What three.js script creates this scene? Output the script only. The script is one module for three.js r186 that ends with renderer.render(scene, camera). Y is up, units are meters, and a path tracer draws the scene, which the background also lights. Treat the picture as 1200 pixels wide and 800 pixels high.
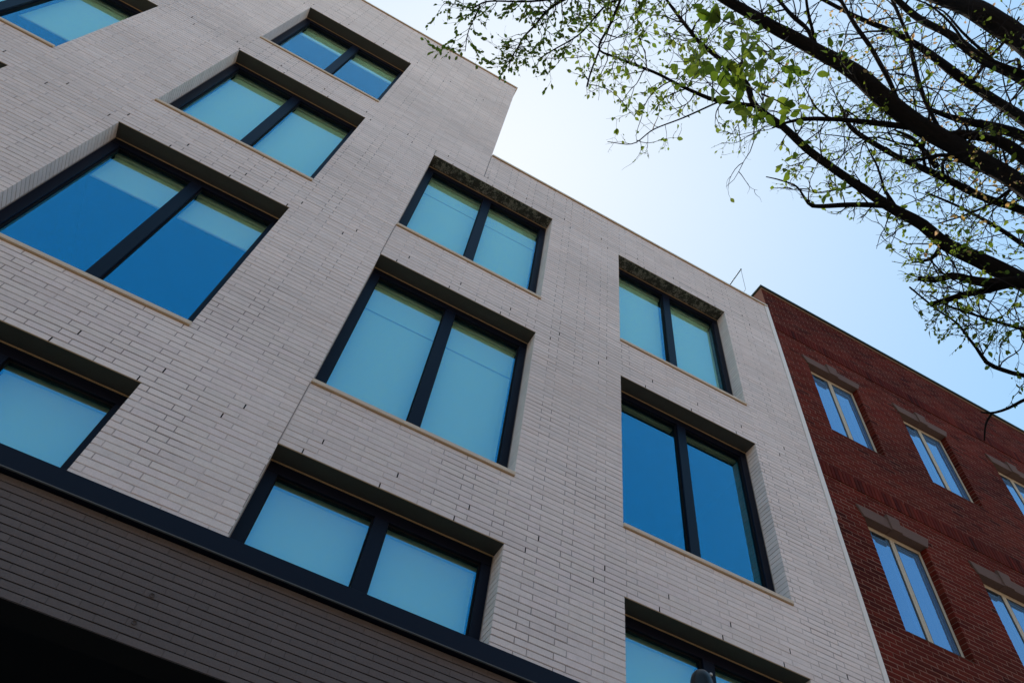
import * as THREE from 'three';
import { mergeGeometries } from 'three/addons/utils/BufferGeometryUtils.js';
import { RoundedBoxGeometry } from 'three/addons/geometries/RoundedBoxGeometry.js';

// ───────────────────────── camera, sky, sun, exposure ─────────────────────────
const scene = new THREE.Scene();
const EYE = 1.6;                                   // eye height; the facade plane is z = 0, the camera stands 5 m in front of it
const camera = new THREE.PerspectiveCamera(48.83, 1024 / 682, 0.05, 3000);
const RIGHT = new THREE.Vector3(0.87924479, 0.10813444, 0.46393485);
const UP = new THREE.Vector3(-0.439293, 0.56074587, 0.70184452);
const BACK = new THREE.Vector3(-0.18425599, -0.82089647, 0.54053558);
camera.position.set(0, EYE, 5);
camera.quaternion.setFromRotationMatrix(new THREE.Matrix4().makeBasis(RIGHT, UP, BACK));
camera.updateMatrixWorld(true);
scene.add(camera);

const renderer = new THREE.WebGLRenderer({ antialias: true });
renderer.toneMapping = THREE.LinearToneMapping;
const EXPOSURE = 1.25;                              // exposed for the shaded fronts
renderer.toneMappingExposure = EXPOSURE;
renderer.shadowMap.enabled = true;

const SUN = new THREE.Vector3(0.03, 0.915, -0.40).normalize();   // hidden behind the parapet, high over the roof
{ // clear sky: blue dome, pale horizon, broad white aureole round the sun
  const W = 1024, H = 512, data = new Float32Array(W * H * 4);
  for (let j = 0; j < H; j++) for (let i = 0; i < W; i++) {
    const el = ((j + 0.5) / H - 0.5) * Math.PI, az = ((i + 0.5) / W - 0.5) * Math.PI * 2;
    const d = new THREE.Vector3(Math.cos(el) * Math.cos(az), Math.sin(el), Math.cos(el) * Math.sin(az));
    const th = Math.acos(Math.min(1, Math.max(-1, d.dot(SUN)))) * 180 / Math.PI;
    const mu = Math.max(0, d.y);
    const hz = Math.pow(1 - mu, 3.4);
    const glow = Math.exp(-Math.pow(th / 42, 1.5));
    const rgb = [0.02 + 0.93 * glow + 1.85 * hz, 0.45 + 0.55 * glow + 1.4 * hz, 0.98 + 0.08 * glow + 0.65 * hz].map(v => v / EXPOSURE);
    const k = (j * W + i) * 4;
    data[k] = rgb[0]; data[k + 1] = rgb[1]; data[k + 2] = rgb[2]; data[k + 3] = 1;
  }
  const sky = new THREE.DataTexture(data, W, H, THREE.RGBAFormat, THREE.FloatType);
  sky.mapping = THREE.EquirectangularReflectionMapping; sky.magFilter = sky.minFilter = THREE.LinearFilter; sky.needsUpdate = true;
  scene.background = sky; scene.environment = sky;
}
const sun = new THREE.DirectionalLight(new THREE.Color(1, 0.9, 0.74), 4.8);
sun.position.copy(SUN).multiplyScalar(60); sun.castShadow = true; sun.shadow.mapSize.set(2048, 2048);
Object.assign(sun.shadow.camera, { left: -40, right: 40, top: 40, bottom: -40, near: 1, far: 150 });
scene.add(sun, sun.target);

// ───────────────────────── helpers ─────────────────────────
let seed = 20240611;
const rnd = () => { seed = (seed * 1664525 + 1013904223) >>> 0; return seed / 4294967296; };
const rr = (a, b) => a + (b - a) * rnd();
const lin = (r, g, b) => new THREE.Color().setRGB(r, g, b);
const used = {};
function numbered(n) { const k = used[n] = (used[n] ?? -1) + 1; return k ? n + '_' + String(k).padStart(3, '0') : n; }
function thing(name, label, category, group) {
  const g = new THREE.Group(); g.name = numbered(name); g.userData = { label, category }; if (group) g.userData.group = group; scene.add(g); return g;
}
function part(name, geo, mat, parent) {
  const m = new THREE.Mesh(geo, mat); m.name = name; m.castShadow = m.receiveShadow = true; parent.add(m); return m;
}
function structure(name, geo, mat, label, category) {
  const m = part(name, geo, mat, scene); m.userData = { kind: 'structure', label, category }; return m;
}
function box(x0, x1, y0, y1, z0, z1) {
  const g = new THREE.BoxGeometry(x1 - x0, y1 - y0, z1 - z0); g.translate((x0 + x1) / 2, (y0 + y1) / 2, (z0 + z1) / 2); return g;
}
function roundBox(x0, x1, y0, y1, z0, z1, r = 0.006) {
  const g = new RoundedBoxGeometry(x1 - x0, y1 - y0, z1 - z0, 1, r); g.translate((x0 + x1) / 2, (y0 + y1) / 2, (z0 + z1) / 2); return g;
}
function planarUV(g, s = 1) { // uv in metres from the dominant normal axis
  const p = g.attributes.position, n = g.attributes.normal, uv = new Float32Array(p.count * 2);
  for (let i = 0; i < p.count; i++) {
    const ax = Math.abs(n.getX(i)), ay = Math.abs(n.getY(i)), az = Math.abs(n.getZ(i));
    const x = p.getX(i), y = p.getY(i), z = p.getZ(i);
    const [u, v] = az >= ax && az >= ay ? [x, y] : ax >= ay ? [z, y] : [x, z];
    uv[i * 2] = u * s; uv[i * 2 + 1] = v * s;
  }
  g.setAttribute('uv', new THREE.BufferAttribute(uv, 2)); return g;
}
// tileable value noise textures
function valueNoise(size, cells, s0) {
  let s = s0 >>> 0; const R = () => { s = (s * 1664525 + 1013904223) >>> 0; return s / 4294967296; };
  const g = new Float32Array(cells * cells).map(R), out = new Float32Array(size * size);
  for (let j = 0; j < size; j++) for (let i = 0; i < size; i++) {
    const x = i / size * cells, y = j / size * cells, xi = x | 0, yi = y | 0; let fx = x - xi, fy = y - yi;
    fx = fx * fx * (3 - 2 * fx); fy = fy * fy * (3 - 2 * fy);
    const a = g[yi * cells + xi], b = g[yi * cells + (xi + 1) % cells], c = g[((yi + 1) % cells) * cells + xi], d = g[((yi + 1) % cells) * cells + (xi + 1) % cells];
    out[j * size + i] = (a + (b - a) * fx) * (1 - fy) + (c + (d - c) * fx) * fy;
  }
  return out;
}
function noiseTex(size, layers, fn, srgb = true) { // layers: [[cells, weight], ...]; fn(v) -> [r,g,b] linear multiplier 0..1
  const acc = new Float32Array(size * size); let wsum = 0;
  layers.forEach(([c, w], k) => { const n = valueNoise(size, c, 977 * (k + 1) + c); for (let i = 0; i < acc.length; i++) acc[i] += n[i] * w; wsum += w; });
  const d = new Uint8Array(size * size * 4), enc = v => srgb ? (v <= 0.0031308 ? v * 12.92 : 1.055 * Math.pow(v, 1 / 2.4) - 0.055) : v;
  for (let i = 0; i < acc.length; i++) { const c = fn(acc[i] / wsum); for (let k = 0; k < 3; k++) d[i * 4 + k] = Math.max(0, Math.min(255, 255 * enc(c[k]))); d[i * 4 + 3] = 255; }
  const t = new THREE.DataTexture(d, size, size); t.wrapS = t.wrapT = THREE.RepeatWrapping; t.magFilter = THREE.LinearFilter; t.minFilter = THREE.LinearMipmapLinearFilter; t.generateMipmaps = true;
  if (srgb) t.colorSpace = THREE.SRGBColorSpace; t.needsUpdate = true; return t;
}
const grey = (a, b) => v => { const k = a + (b - a) * v; return [k, k, k]; };
const clamp01 = v => Math.max(0, Math.min(1, v));

// ───────────────────────── materials ─────────────────────────
const texFine = noiseTex(512, [[8, .5], [64, .6], [256, .8]], grey(0.80, 1.08));
const texFineBump = noiseTex(512, [[64, .5], [256, 1]], grey(0, 1), false);
const texMortar = noiseTex(512, [[3, 1.2], [9, .8], [40, .4], [256, .3]], v => { const k = 0.45 + 0.85 * clamp01((v - 0.38) * 3.6); return [k, k, k]; });
const texStain = noiseTex(512, [[6, .7], [24, 1], [80, 1], [256, .8]], v => { const k = clamp01((v - 0.5) * 7); return [0.042 + .15 * k, .041 + .14 * k, .035 + .11 * k]; });
texMortar.repeat.set(0.23, 0.23); texStain.repeat.set(0.8, 0.8);
const std = (c, o = {}) => new THREE.MeshPhysicalMaterial({ color: c, roughness: 0.85, specularIntensity: 0.35, ...o });

const WHITE = [0.745, 0.645, 0.598];
const whiteTones = [0.925, 0.96, 0.985, 1.0, 1.025, 1.055];
const brickMats = whiteTones.map((k, i) => std(lin(WHITE[0] * k, WHITE[1] * k * (1 + (i % 3 - 1) * 0.008), WHITE[2] * k * (1 + (i % 2) * 0.012)), { map: texFine, bumpMap: texFineBump, bumpScale: 0.0012 }));
const brickMass = std(lin(...WHITE), { map: texFine, bumpMap: texFineBump, bumpScale: 0.0012, vertexColors: true });
const mortar = std(lin(0.56, 0.49, 0.47), { map: texMortar, roughness: 0.95 });
const sealant = std(lin(0.27, 0.23, 0.20), { roughness: 0.7 });
const stoneSill = std(lin(0.62, 0.50, 0.38), { map: texFine, roughness: 0.7 });
const coping = std(lin(0.66, 0.58, 0.48), { roughness: 0.5, metalness: 0.2 });
const tan = std(lin(0.36, 0.24, 0.13), { roughness: 0.7 });
const sealTan = std(lin(0.34, 0.23, 0.12), { roughness: 0.7 });
const steel = std(lin(0.060, 0.057, 0.048), { roughness: 0.6, map: texFine });
const steelStained = std(lin(1, 1, 1), { roughness: 0.9, map: texStain });
const navy = new THREE.MeshPhysicalMaterial({ color: lin(0.0045, 0.0060, 0.014), roughness: 0.42, specularIntensity: 0.24 });
const black = std(lin(0.006, 0.006, 0.007), { roughness: 0.7 });
const weepBlack = std(lin(0.01, 0.009, 0.009), { roughness: 1 });
const darkBrick = std(lin(0.132, 0.109, 0.104), { map: texFine, bumpMap: texFineBump, bumpScale: 0.003, roughness: 0.95 });
const darkBrickTones = [0.95, 0.98, 1, 1.02, 1.05].map(k => std(lin(0.132 * k, 0.109 * k, 0.104 * k), { map: texFine, bumpMap: texFineBump, bumpScale: 0.003, roughness: 0.95 }));
// glass with a reflective blue coating: a 1 mm dot pattern of coating over clear glass
function coatedGlass(share, coat, clear, ior) {
  const N = 10, c = new Uint8Array(N * N * 4), m = new Uint8Array(N * N * 4), order = [...Array(N * N).keys()]; let q = 77;
  for (let i = N * N - 1; i > 0; i--) { q = (q * 1664525 + 1013904223) >>> 0; const k = Math.floor(q / 4294967296 * (i + 1)); [order[i], order[k]] = [order[k], order[i]]; }
  const enc = v => Math.round(255 * (v <= 0.0031308 ? v * 12.92 : 1.055 * Math.pow(v, 1 / 2.4) - 0.055));
  order.forEach((at, i) => { const on = i < share * N * N; for (let k = 0; k < 3; k++) { c[at * 4 + k] = enc((on ? coat : clear)[k]); m[at * 4 + k] = on ? 255 : 0; } c[at * 4 + 3] = m[at * 4 + 3] = 255; });
  const tex = (d, srgb) => { const t = new THREE.DataTexture(d, N, N); t.wrapS = t.wrapT = THREE.RepeatWrapping; t.magFilter = t.minFilter = THREE.NearestFilter; if (srgb) t.colorSpace = THREE.SRGBColorSpace; t.needsUpdate = true; return t; };
  return new THREE.MeshPhysicalMaterial({ map: tex(c, true), metalnessMap: tex(m, false), metalness: 1, transmission: 1, thickness: 0, roughness: 0, ior });
}
const glass = coatedGlass(0.30, [0.03, 0.57, 0.90], [0.82, 1.0, 0.82], 1.42);
const blindMat = new THREE.MeshPhysicalMaterial({ color: lin(0.76, 0.88, 0.75), roughness: 1, transmission: 0.08, thickness: 0 });
const railMat = std(lin(0.55, 0.55, 0.52), { roughness: 0.5 });
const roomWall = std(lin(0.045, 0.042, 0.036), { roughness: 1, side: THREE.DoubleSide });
const roofMat = std(lin(0.18, 0.17, 0.16), { roughness: 1 });
const whiteMetal = std(lin(0.72, 0.66, 0.60), { roughness: 0.55 });

const RED = [0.100, 0.0125, 0.0064];
const redTones = [0.62, 0.8, 0.95, 1.06, 1.22].map((k, i) => std(lin(RED[0] * k, RED[1] * k * (1 + 0.1 * (i % 2)), RED[2] * k), { map: texFine, bumpMap: texFineBump, bumpScale: 0.002, specularIntensity: 0.12 }));
const redMass = std(lin(...RED), { map: texFine, bumpMap: texFineBump, bumpScale: 0.002, vertexColors: true, specularIntensity: 0.12 });
const redMortar = std(lin(0.225, 0.115, 0.085), { map: texFine, roughness: 1, specularIntensity: 0.1 });
const brownStone = std(lin(0.135, 0.082, 0.064), { map: texFine, roughness: 0.9 });
const cream = std(lin(0.52, 0.45, 0.34), { roughness: 0.6 });
const redGlass = new THREE.MeshPhysicalMaterial({ color: lin(0.26, 0.56, 0.95), transmission: 1, thickness: 0, roughness: 0, ior: 1.5, metalness: 0.5 });
const darkCoping = std(lin(0.02, 0.03, 0.022), { roughness: 0.5 });
const tanBand = std(lin(0.20, 0.115, 0.07), { roughness: 0.9, map: texFine });
const curtain = std(lin(0.6, 0.58, 0.55), { roughness: 1 });
const railSteel = std(lin(0.10, 0.14, 0.16), { roughness: 0.4, metalness: 0.6 });

// ───────────────────────── ground ─────────────────────────
const texAsphalt = noiseTex(512, [[5, .7], [90, .5], [256, .8]], grey(0.6, 1.2));
const texConcrete = noiseTex(512, [[4, .8], [30, .4], [256, .4]], grey(0.75, 1.1));
{
  const g = planarUV(new THREE.PlaneGeometry(1200, 1200).rotateX(-Math.PI / 2), 0.2);
  structure('ground', g, std(lin(0.28, 0.24, 0.18), { map: texConcrete, roughness: 1 }), 'pale flat ground spreading beyond the street', 'ground');
  structure('pavement', planarUV(box(-60, 60, 0.004, 0.13, -3.4, 7.4), 0.4), std(lin(0.40, 0.36, 0.31), { map: texConcrete }), 'concrete pavement in front of the two buildings', 'pavement');
  structure('road', planarUV(box(-60, 60, 0.002, 0.008, 7.4, 17.4), 0.4), std(lin(0.075, 0.07, 0.065), { map: texAsphalt }), 'grey asphalt road running past the pavement', 'road');
  structure('far_pavement', planarUV(box(-60, 60, 0.004, 0.13, 17.4, 22), 0.4), std(lin(0.40, 0.36, 0.31), { map: texConcrete }), 'concrete pavement on the other side of the road', 'pavement');
}

// houses across the road: behind the camera, they send sunlight back to the shaded fronts
{
  const texPlaster = noiseTex(256, [[4, .8], [20, .5], [128, .5]], grey(0.8, 1.1));
  const houses = [[-34, -12, 16, [.50, .33, .23], 'buff brick house row across the road, wide and tall'], [-12, 9, 15, [.56, .43, .31], 'cream plaster house across the road facing the pale building'], [9, 36, 17, [.42, .22, .15], 'red brown brick house row across the road facing the red building']];
  for (const [x0, x1, h, c, label] of houses) {
    const t = thing('terrace_house', label, 'house', 'houses across the road'), z = 23.5, m = std(lin(...c), { map: texPlaster, roughness: .95 });
    const wins = []; for (let fl = 0; fl < 4; fl++) for (let x = x0 + 1.2; x < x1 - 2; x += 2.8) wins.push({ x0: x, x1: x + 1.1, y0: 1.2 + fl * 3.1, y1: 2.9 + fl * 3.1 });
    part('wall', holedWall([[x0 + .02, .13], [x1 - .02, .13], [x1 - .02, h], [x0 + .02, h]], wins, z, z + .35), m, t);
    part('body', box(x0 + .02, x1 - .02, .131, h - .3, z + .7, z + 10), m, t);
    for (const w of wins) { const g = new THREE.PlaneGeometry(w.x1 - w.x0, w.y1 - w.y0); g.rotateY(Math.PI); g.translate((w.x0 + w.x1) / 2, (w.y0 + w.y1) / 2, z + .2); part('window', g, std(lin(.04, .045, .05), { roughness: .1 }), t); }
    part('cornice', box(x0, x1, h + .002, h + .2, z - .2, z + .5), m, t);
  }
}

// ───────────────────────── brick laying ─────────────────────────
// a brick whose front face (z = 0) has small chamfers; open at the back
function brickGeo(w, h, d, ch = 0.0028) {
  const x = w / 2, y = h / 2, pos = [], nor = [];
  const quad = (a, b, c, e) => { // ccw seen from outside
    const u = new THREE.Vector3().subVectors(b, a), v = new THREE.Vector3().subVectors(c, a), n = u.cross(v).normalize();
    for (const p of [a, b, c, a, c, e]) { pos.push(p.x, p.y, p.z); nor.push(n.x, n.y, n.z); }
  };
  const V = (a, b, c) => new THREE.Vector3(a, b, c);
  const f = [V(-x + ch, -y + ch, 0), V(x - ch, -y + ch, 0), V(x - ch, y - ch, 0), V(-x + ch, y - ch, 0)];
  const m = [V(-x, -y, -ch), V(x, -y, -ch), V(x, y, -ch), V(-x, y, -ch)];
  const k = [V(-x, -y, -d), V(x, -y, -d), V(x, y, -d), V(-x, y, -d)];
  quad(...f);
  for (let i = 0; i < 4; i++) { const j = (i + 1) % 4; quad(m[i], m[j], f[j], f[i]); quad(k[i], k[j], m[j], m[i]); }
  const g = new THREE.BufferGeometry();
  g.setAttribute('position', new THREE.Float32BufferAttribute(pos, 3)); g.setAttribute('normal', new THREE.Float32BufferAttribute(nor, 3));
  return planarUV(g, 1.7);
}
// lay courses; returns bricks {x0,x1,y0,y1,edge,weep}
function layCourses(rows, span, holes, L, off, cuts, joint) {
  const out = [];
  rows.forEach((r) => {
    const { y0, y1, idx, weep } = r, ym = (y0 + y1) / 2;
    let [xa, xb] = span(ym); let iv = [[xa, xb, false, false]];
    for (const h of holes) if (ym > h.y0 && ym < h.y1) {
      const n = []; for (const [a, b, ea, eb] of iv) {
        if (h.x1 <= a || h.x0 >= b) { n.push([a, b, ea, eb]); continue; }
        if (h.x0 > a) n.push([a, h.x0, ea, true]); if (h.x1 < b) n.push([h.x1, b, true, eb]);
      } iv = n;
    }
    for (const c of cuts) if (ym > c.y0 && ym < c.y1) {
      const n = []; for (const [a, b, ea, eb] of iv) { if (c.x > a + .02 && c.x < b - .02) { n.push([a, c.x - 0.003, ea, false]); n.push([c.x + 0.003, b, false, eb]); } else n.push([a, b, ea, eb]); } iv = n;
    }
    for (const [a, b, ea, eb] of iv) {
      const o = off(idx), js = []; let k0 = Math.ceil((a - o) / L + 0.13), k = k0;
      for (; o + k * L < b - 0.13 * L; k++) js.push([o + k * L, k]);
      let prev = a, first = true;
      for (const [j, kk] of [...js, [b, null]]) {
        const last = kk === null, jj = last ? b : j + rr(-.003, .003);
        out.push({ x0: prev + (first && ea ? 0 : joint / 2), x1: jj - (last && eb ? 0 : joint / 2), y0: y0 + joint / 2 + rr(-.0014, .0014), y1: y1 - joint / 2 + rr(-.0014, .0014), edge: (first && ea) || (last && eb), full: !first && !last, weepX: weep && !last && (kk & 1) === 0 ? jj : null, ym });
        prev = jj; first = false;
      }
    }
  });
  return out;
}
const scr = (x, y, z) => new THREE.Vector3(x, y, z).project(camera);
function screenArea(b) {
  const a = scr(b.x0, b.y0, 0), c = scr(b.x1, b.y0, 0), d = scr(b.x0, b.y1, 0), m = scr((b.x0 + b.x1) / 2, (b.y0 + b.y1) / 2, 0);
  if (Math.abs(m.x) > 0.99 || Math.abs(m.y) > 0.99 || m.z > 1) return 0;
  return Math.abs((c.x - a.x) * (d.y - a.y) - (c.y - a.y) * (d.x - a.x));
}
// joined mass of bricks with one tone for each brick
function brickMassGeo(list, depth, edgeDepth, z, tones, ch) {
  const geos = list.map(b => {
    const g = brickGeo(b.x1 - b.x0, b.y1 - b.y0, b.edge ? edgeDepth : depth, ch);
    const uv = g.attributes.uv, ou = rnd() * 7, ov = rnd() * 7; for (let i = 0; i < uv.count; i++) uv.setXY(i, uv.getX(i) + ou, uv.getY(i) + ov);
    g.translate((b.x0 + b.x1) / 2, (b.y0 + b.y1) / 2, z + (b.dz ?? rr(-.0016, .0016)));
    const t = tones(b), c = new Float32Array(g.attributes.position.count * 3);
    for (let i = 0; i < c.length; i += 3) { c[i] = t[0]; c[i + 1] = t[1]; c[i + 2] = t[2]; }
    g.setAttribute('color', new THREE.BufferAttribute(c, 3)); return g;
  });
  return mergeGeometries(geos);
}
function holedWall(outline, holes, z0, z1) {
  const s = new THREE.Shape(outline.map(p => new THREE.Vector2(...p)));
  for (const h of holes) { const p = new THREE.Path(); p.moveTo(h.x0, h.y0); p.lineTo(h.x0, h.y1); p.lineTo(h.x1, h.y1); p.lineTo(h.x1, h.y0); p.closePath(); s.holes.push(p); }
  const g = new THREE.ExtrudeGeometry(s, { depth: z1 - z0, bevelEnabled: false }); g.translate(0, 0, z0); return planarUV(g, 1);
}
function pickLargest(list, n, okay) {
  const c = list.filter(okay).map(b => [screenArea(b), b]).filter(e => e[0] > 0).sort((a, b) => b[0] - a[0]).slice(0, n).map(e => e[1]);
  return new Set(c);
}
const rowsOf = (levels, off = 0) => { const r = []; let idx = 0; for (const [y0, y1, n, weeps = []] of levels) for (let i = 0; i < n; i++, idx++) r.push({ y0: EYE + y0 + (y1 - y0) * i / n, y1: EYE + y0 + (y1 - y0) * (i + 1) / n, idx: idx + off, weep: weeps.includes(i) }); return r; };

// ───────────────────────── the pale brick building ─────────────────────────
const XL = -9.2, XE = 6.52, XSTEP = 0.686, ROOF = EYE + 12.584, ROOF2 = EYE + 16.726;
const COLS = { a: [-6.93, -4.774], l: [-3.494, -1.398], q: [-0.192, 1.996], t: [3.281, 5.441] };
const HEAD = { 2: EYE + 4.56, 3: EYE + 8.03, 4: EYE + 11.44, 5: EYE + 14.74 };
const SILL = { 2: EYE + 3.36, 3: EYE + 5.415, 4: EYE + 8.85, 5: EYE + 12.247 };
const REV = 0.21;
const pale = thing('pale_brick_building', 'tall pale grey brick building with large paired windows and a stepped roofline', 'building');
{
  const wins = [];
  for (const r of [2, 3, 4, 5]) for (const c of ['a', 'l', 'q', 't']) if (r < 5 || c === 'a' || c === 'l') wins.push({ r, c, x0: COLS[c][0], x1: COLS[c][1], y0: SILL[r], y1: HEAD[r] });
  // wall: recessed mortar body, bricks proud of it
  const outline = [[XL, EYE + 3.34], [XE + .06, EYE + 3.34], [XE + .06, ROOF], [XSTEP, ROOF], [XSTEP, ROOF2], [XL, ROOF2]];
  const grow = 0.007;
  const wall = part('wall', holedWall(outline, wins.map(w => ({ x0: w.x0 - grow, x1: w.x1 + grow, y0: w.r === 2 ? EYE + 3.345 : w.y0 - .001, y1: w.y1 + grow })), -0.34, -0.0045), mortar, pale);
  const rows = rowsOf([[3.36, 4.56, 18], [4.56, 5.415, 13, [0, 3]], [5.415, 8.03, 39], [8.03, 8.85, 12, [0, 3]], [8.85, 11.44, 39], [11.44, 12.247, 12, [0, 3]], [12.247, 14.74, 37], [14.74, 16.726, 30, [0, 3]]]);
  const dark1164 = EYE + 11.44 + 0.807 / 12 * 3;
  rows.forEach(r => { if (Math.abs(r.y0 - dark1164) < 0.01) r.y0 += 0.006; });
  const span = y => [XL, y > ROOF ? XSTEP : XE];
  const Lb = 0.365;
  const cuts = [{ x: COLS.q[0] - .003, y0: EYE + 3, y1: EYE + 11.64 }, { x: XSTEP, y0: EYE + 11.64, y1: ROOF }];
  const bricks = layCourses(rows.filter(r => r.y0 < ROOF2), span, wins, Lb, i => (i & 1 ? 0.122 : 0) + 0.02, cuts, 0.008)
    .filter(b => b.x1 - b.x0 > 0.02 && !(b.ym > ROOF && b.x0 > XSTEP));
  const okay = b => b.full && !b.edge;
  const single = pickLargest(bricks, 300, okay);
  const p1 = valueNoise(256, 24, 5), p2 = valueNoise(256, 64, 9);
  const patch = (x, y) => { const i = (Math.floor((x + 40) * 5) & 255), j = (Math.floor(y * 11) & 255); return p1[j * 256 + i] - .5 + .6 * (p2[j * 256 + i] - .5); };
  const tone = b => {
    const k = 0.95 + 0.10 * rnd() + 0.14 * patch(b.x0, b.ym), h = rr(-.012, .012);
    return [k * (1 + h), k, k * (1 - h * 0.6)];
  };
  const mass = part('brick', brickMassGeo(bricks.filter(b => !single.has(b)), 0.05, REV + .02, 0, tone), brickMass, wall); mass.userData.kind = 'stuff';
  const gv = [0, 1, 2, 3].map(i => { const g = brickGeo(Lb - 0.008, 0.0573, 0.05), uv = g.attributes.uv; for (let k = 0; k < uv.count; k++) uv.setXY(k, uv.getX(k) + i * 1.37, uv.getY(k) + i * 0.71); return g; });
  for (const b of single) {
    const m = part('brick', gv[(rnd() * 4) | 0], brickMats[Math.max(0, Math.min(5, Math.round(2.5 + rr(-1.6, 1.6) + 5 * patch(b.x0, b.ym))))], wall);
    m.position.set((b.x0 + b.x1) / 2, (b.y0 + b.y1) / 2, rr(-.0016, .0016)); m.scale.set((b.x1 - b.x0) / (Lb - 0.008), (b.y1 - b.y0) / 0.0573, 1);
  }
  // open weep joints
  const wg = new THREE.BoxGeometry(0.0115, 0.054, 0.010);
  for (const b of bricks) if (b.weepX !== null && Math.abs(scr(b.weepX, b.ym, 0).x) < 1.02) { const m = part('weep_hole', wg, weepBlack, wall); m.position.set(b.weepX, b.ym, -0.0045); }
  // movement joints
  for (const [y0, y1] of [[3.36, 4.4], [4.56, 5.4], [8.04, 8.84], [11.45, 11.63]]) part('movement_joint', box(COLS.q[0] - .009, COLS.q[0] - .001, EYE + y0, EYE + y1, -.01, -.0005), sealant, wall);
  part('movement_joint', box(XSTEP - .004, XSTEP + .004, EYE + 11.65, ROOF, -.01, -.0005), sealant, wall);
  part('movement_joint', box(XL, XE, dark1164 - .004, dark1164 + .005, -.012, -.003), std(lin(.16, .14, .125)), wall);
  // coping and corner trim
  for (const [a, b, y] of [[XSTEP + .002, XE + .075, ROOF], [XL, XSTEP + .03, ROOF2]]) { const n = Math.round((b - a) / 2.4); for (let i = 0; i < n; i++) { const l = (b - a) / n, dy = rr(-.002, .002); part('coping', roundBox(a + l * i + .002, a + l * (i + 1) - .002, y + .002, y + .037 + dy, -.42, .03 + rr(-.003, .003), .006), coping, pale); } }
  part('coping_drip', box(XSTEP + .01, XE + .06, ROOF - .012, ROOF + .001, .002, .02), tan, pale);
  part('coping_drip', box(XL, XSTEP - .002, ROOF2 - .012, ROOF2 + .001, .002, .02), tan, pale);
  part('corner_trim', box(XE + .004, XE + .085, EYE + 7.25, ROOF, -.2, .012), whiteMetal, pale);
  part('corner_trim', box(XE + .004, XE + .072, EYE - 1.5, EYE + 7.248, -.2, .008), whiteMetal, pale);
  // windows
  const levels = { 'l3': 5.5 };
  const blindBottom = { l3: EYE + 7.35, l5: EYE + 14.22, a4: EYE + 9.86, t3: null };
  for (const w of wins) {
    const win = new THREE.Group(); win.name = 'window'; pale.add(win);
    const { x0, x1, y1 } = w, yb = w.y0 + (w.r === 2 ? 0.02 : 0.055), zf = -REV, xm = (x0 + x1) / 2 + 0.0;
    // frame: head, jambs, bottom rail, mullion
    part('frame', mergeGeometries([
      roundBox(x0 + .001, x1 - .001, y1 - .125, y1 - .014, zf - .1, zf, .004), roundBox(x0 + .001, x0 + .115, yb + .001, y1 - .126, zf - .1, zf - .002, .004),
      roundBox(x1 - .105, x1 - .001, yb + .001, y1 - .126, zf - .1, zf - .002, .004), roundBox(x0 + .116, x1 - .106, yb + .001, yb + .09, zf - .1, zf - .004, .004)]), navy, win);
    part('mullion', roundBox(xm - .068, xm + .068, yb + .091, y1 - .127, zf - .1, zf + .004, .005), navy, win);
    // opening vents' inner bead
    const panes = [[x0 + .115, xm - .068], [xm + .068, x1 - .105]];
    const key = w.c + w.r, open = key === 't3';
    for (const [a, b] of panes) {
      part('glazing_bead', mergeGeometries([box(a, b, y1 - .14, y1 - .1255, zf - .06, zf - .03), box(a, a + .012, yb + .091, y1 - .141, zf - .06, zf - .03), box(b - .012, b, yb + .091, y1 - .141, zf - .06, zf - .03)]), black, win);
      const g = new THREE.PlaneGeometry(b - a, y1 - .1 - yb - .06); g.translate((a + b) / 2, (y1 - .1 + yb + .06) / 2, zf - .045);
      part('pane', planarUV(g, 100), glass, win);
      const bb = blindBottom[key] === undefined ? yb + .02 : blindBottom[key];
      const top = y1 - .10, zb = zf - .155;
      part('blind_headrail', roundBox(a - .02, b + .02, open ? top - .03 : top - .055, top + .03, zb - .04, zb + .035, .012), railMat, win);
      if (bb !== null) {
        const bl = new THREE.PlaneGeometry(b - a + .01, top - bb, 6, 10); bl.translate((a + b) / 2, (top + bb) / 2, zb);
        const p = bl.attributes.position; for (let i = 0; i < p.count; i++) p.setZ(i, p.getZ(i) + 0.004 * Math.sin(p.getX(i) * 2.3 + w.r) * (p.getY(i) - top));
        bl.computeVertexNormals(); part('blind', planarUV(bl, 3), blindMat, win);
        part('blind_hem', roundBox(a - .005, b + .005, bb - .012, bb + .012, zb - .008, zb + .008, .004), railMat, win);
        if (key === 'q3' || key === 'q4') part('blind_seam', box(a, b, EYE + (w.r === 3 ? 7.36 : 10.78) - .004, EYE + (w.r === 3 ? 7.36 : 10.78) + .004, zb + .003 + .004, zb + .012), std(lin(.32, .34, .34)), win);
      }
    }
    if (w.r > 2) {
      part('sill', roundBox(x0 - .004, x1 + .004, w.y0 + .004, w.y0 + .052, zf + .002, .022, .006), stoneSill, win);
      part('sill_drip', box(x0, x1, w.y0 - .008, w.y0 + .003, .001, .012), tan, win);
    }
    const st = w.r === 4 && (w.c === 'q' || w.c === 't');
    part('lintel', planarUV(box(x0 - .003, x1 + .003, y1 - .0065, y1 + .006, zf + .004, -.004), 1), st ? steelStained : steel, win);
    part('lintel_edge', box(x0 - .003, x1 + .003, y1 - .004, y1 + .003, -.003, .003), tan, win);
    part('sealant_bead', box(x0 + .002, x1 - .002, y1 - .02, y1 - .008, zf + .0005, zf + .01), sealTan, win);
    part('jamb_sealant', box(x0 + .0005, x0 + .008, yb + .06, y1 - .025, zf + .0005, zf + .008), sealant, win);
    part('jamb_sealant', box(x1 - .008, x1 - .0005, yb + .06, y1 - .025, zf + .0005, zf + .008), sealant, win);
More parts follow.
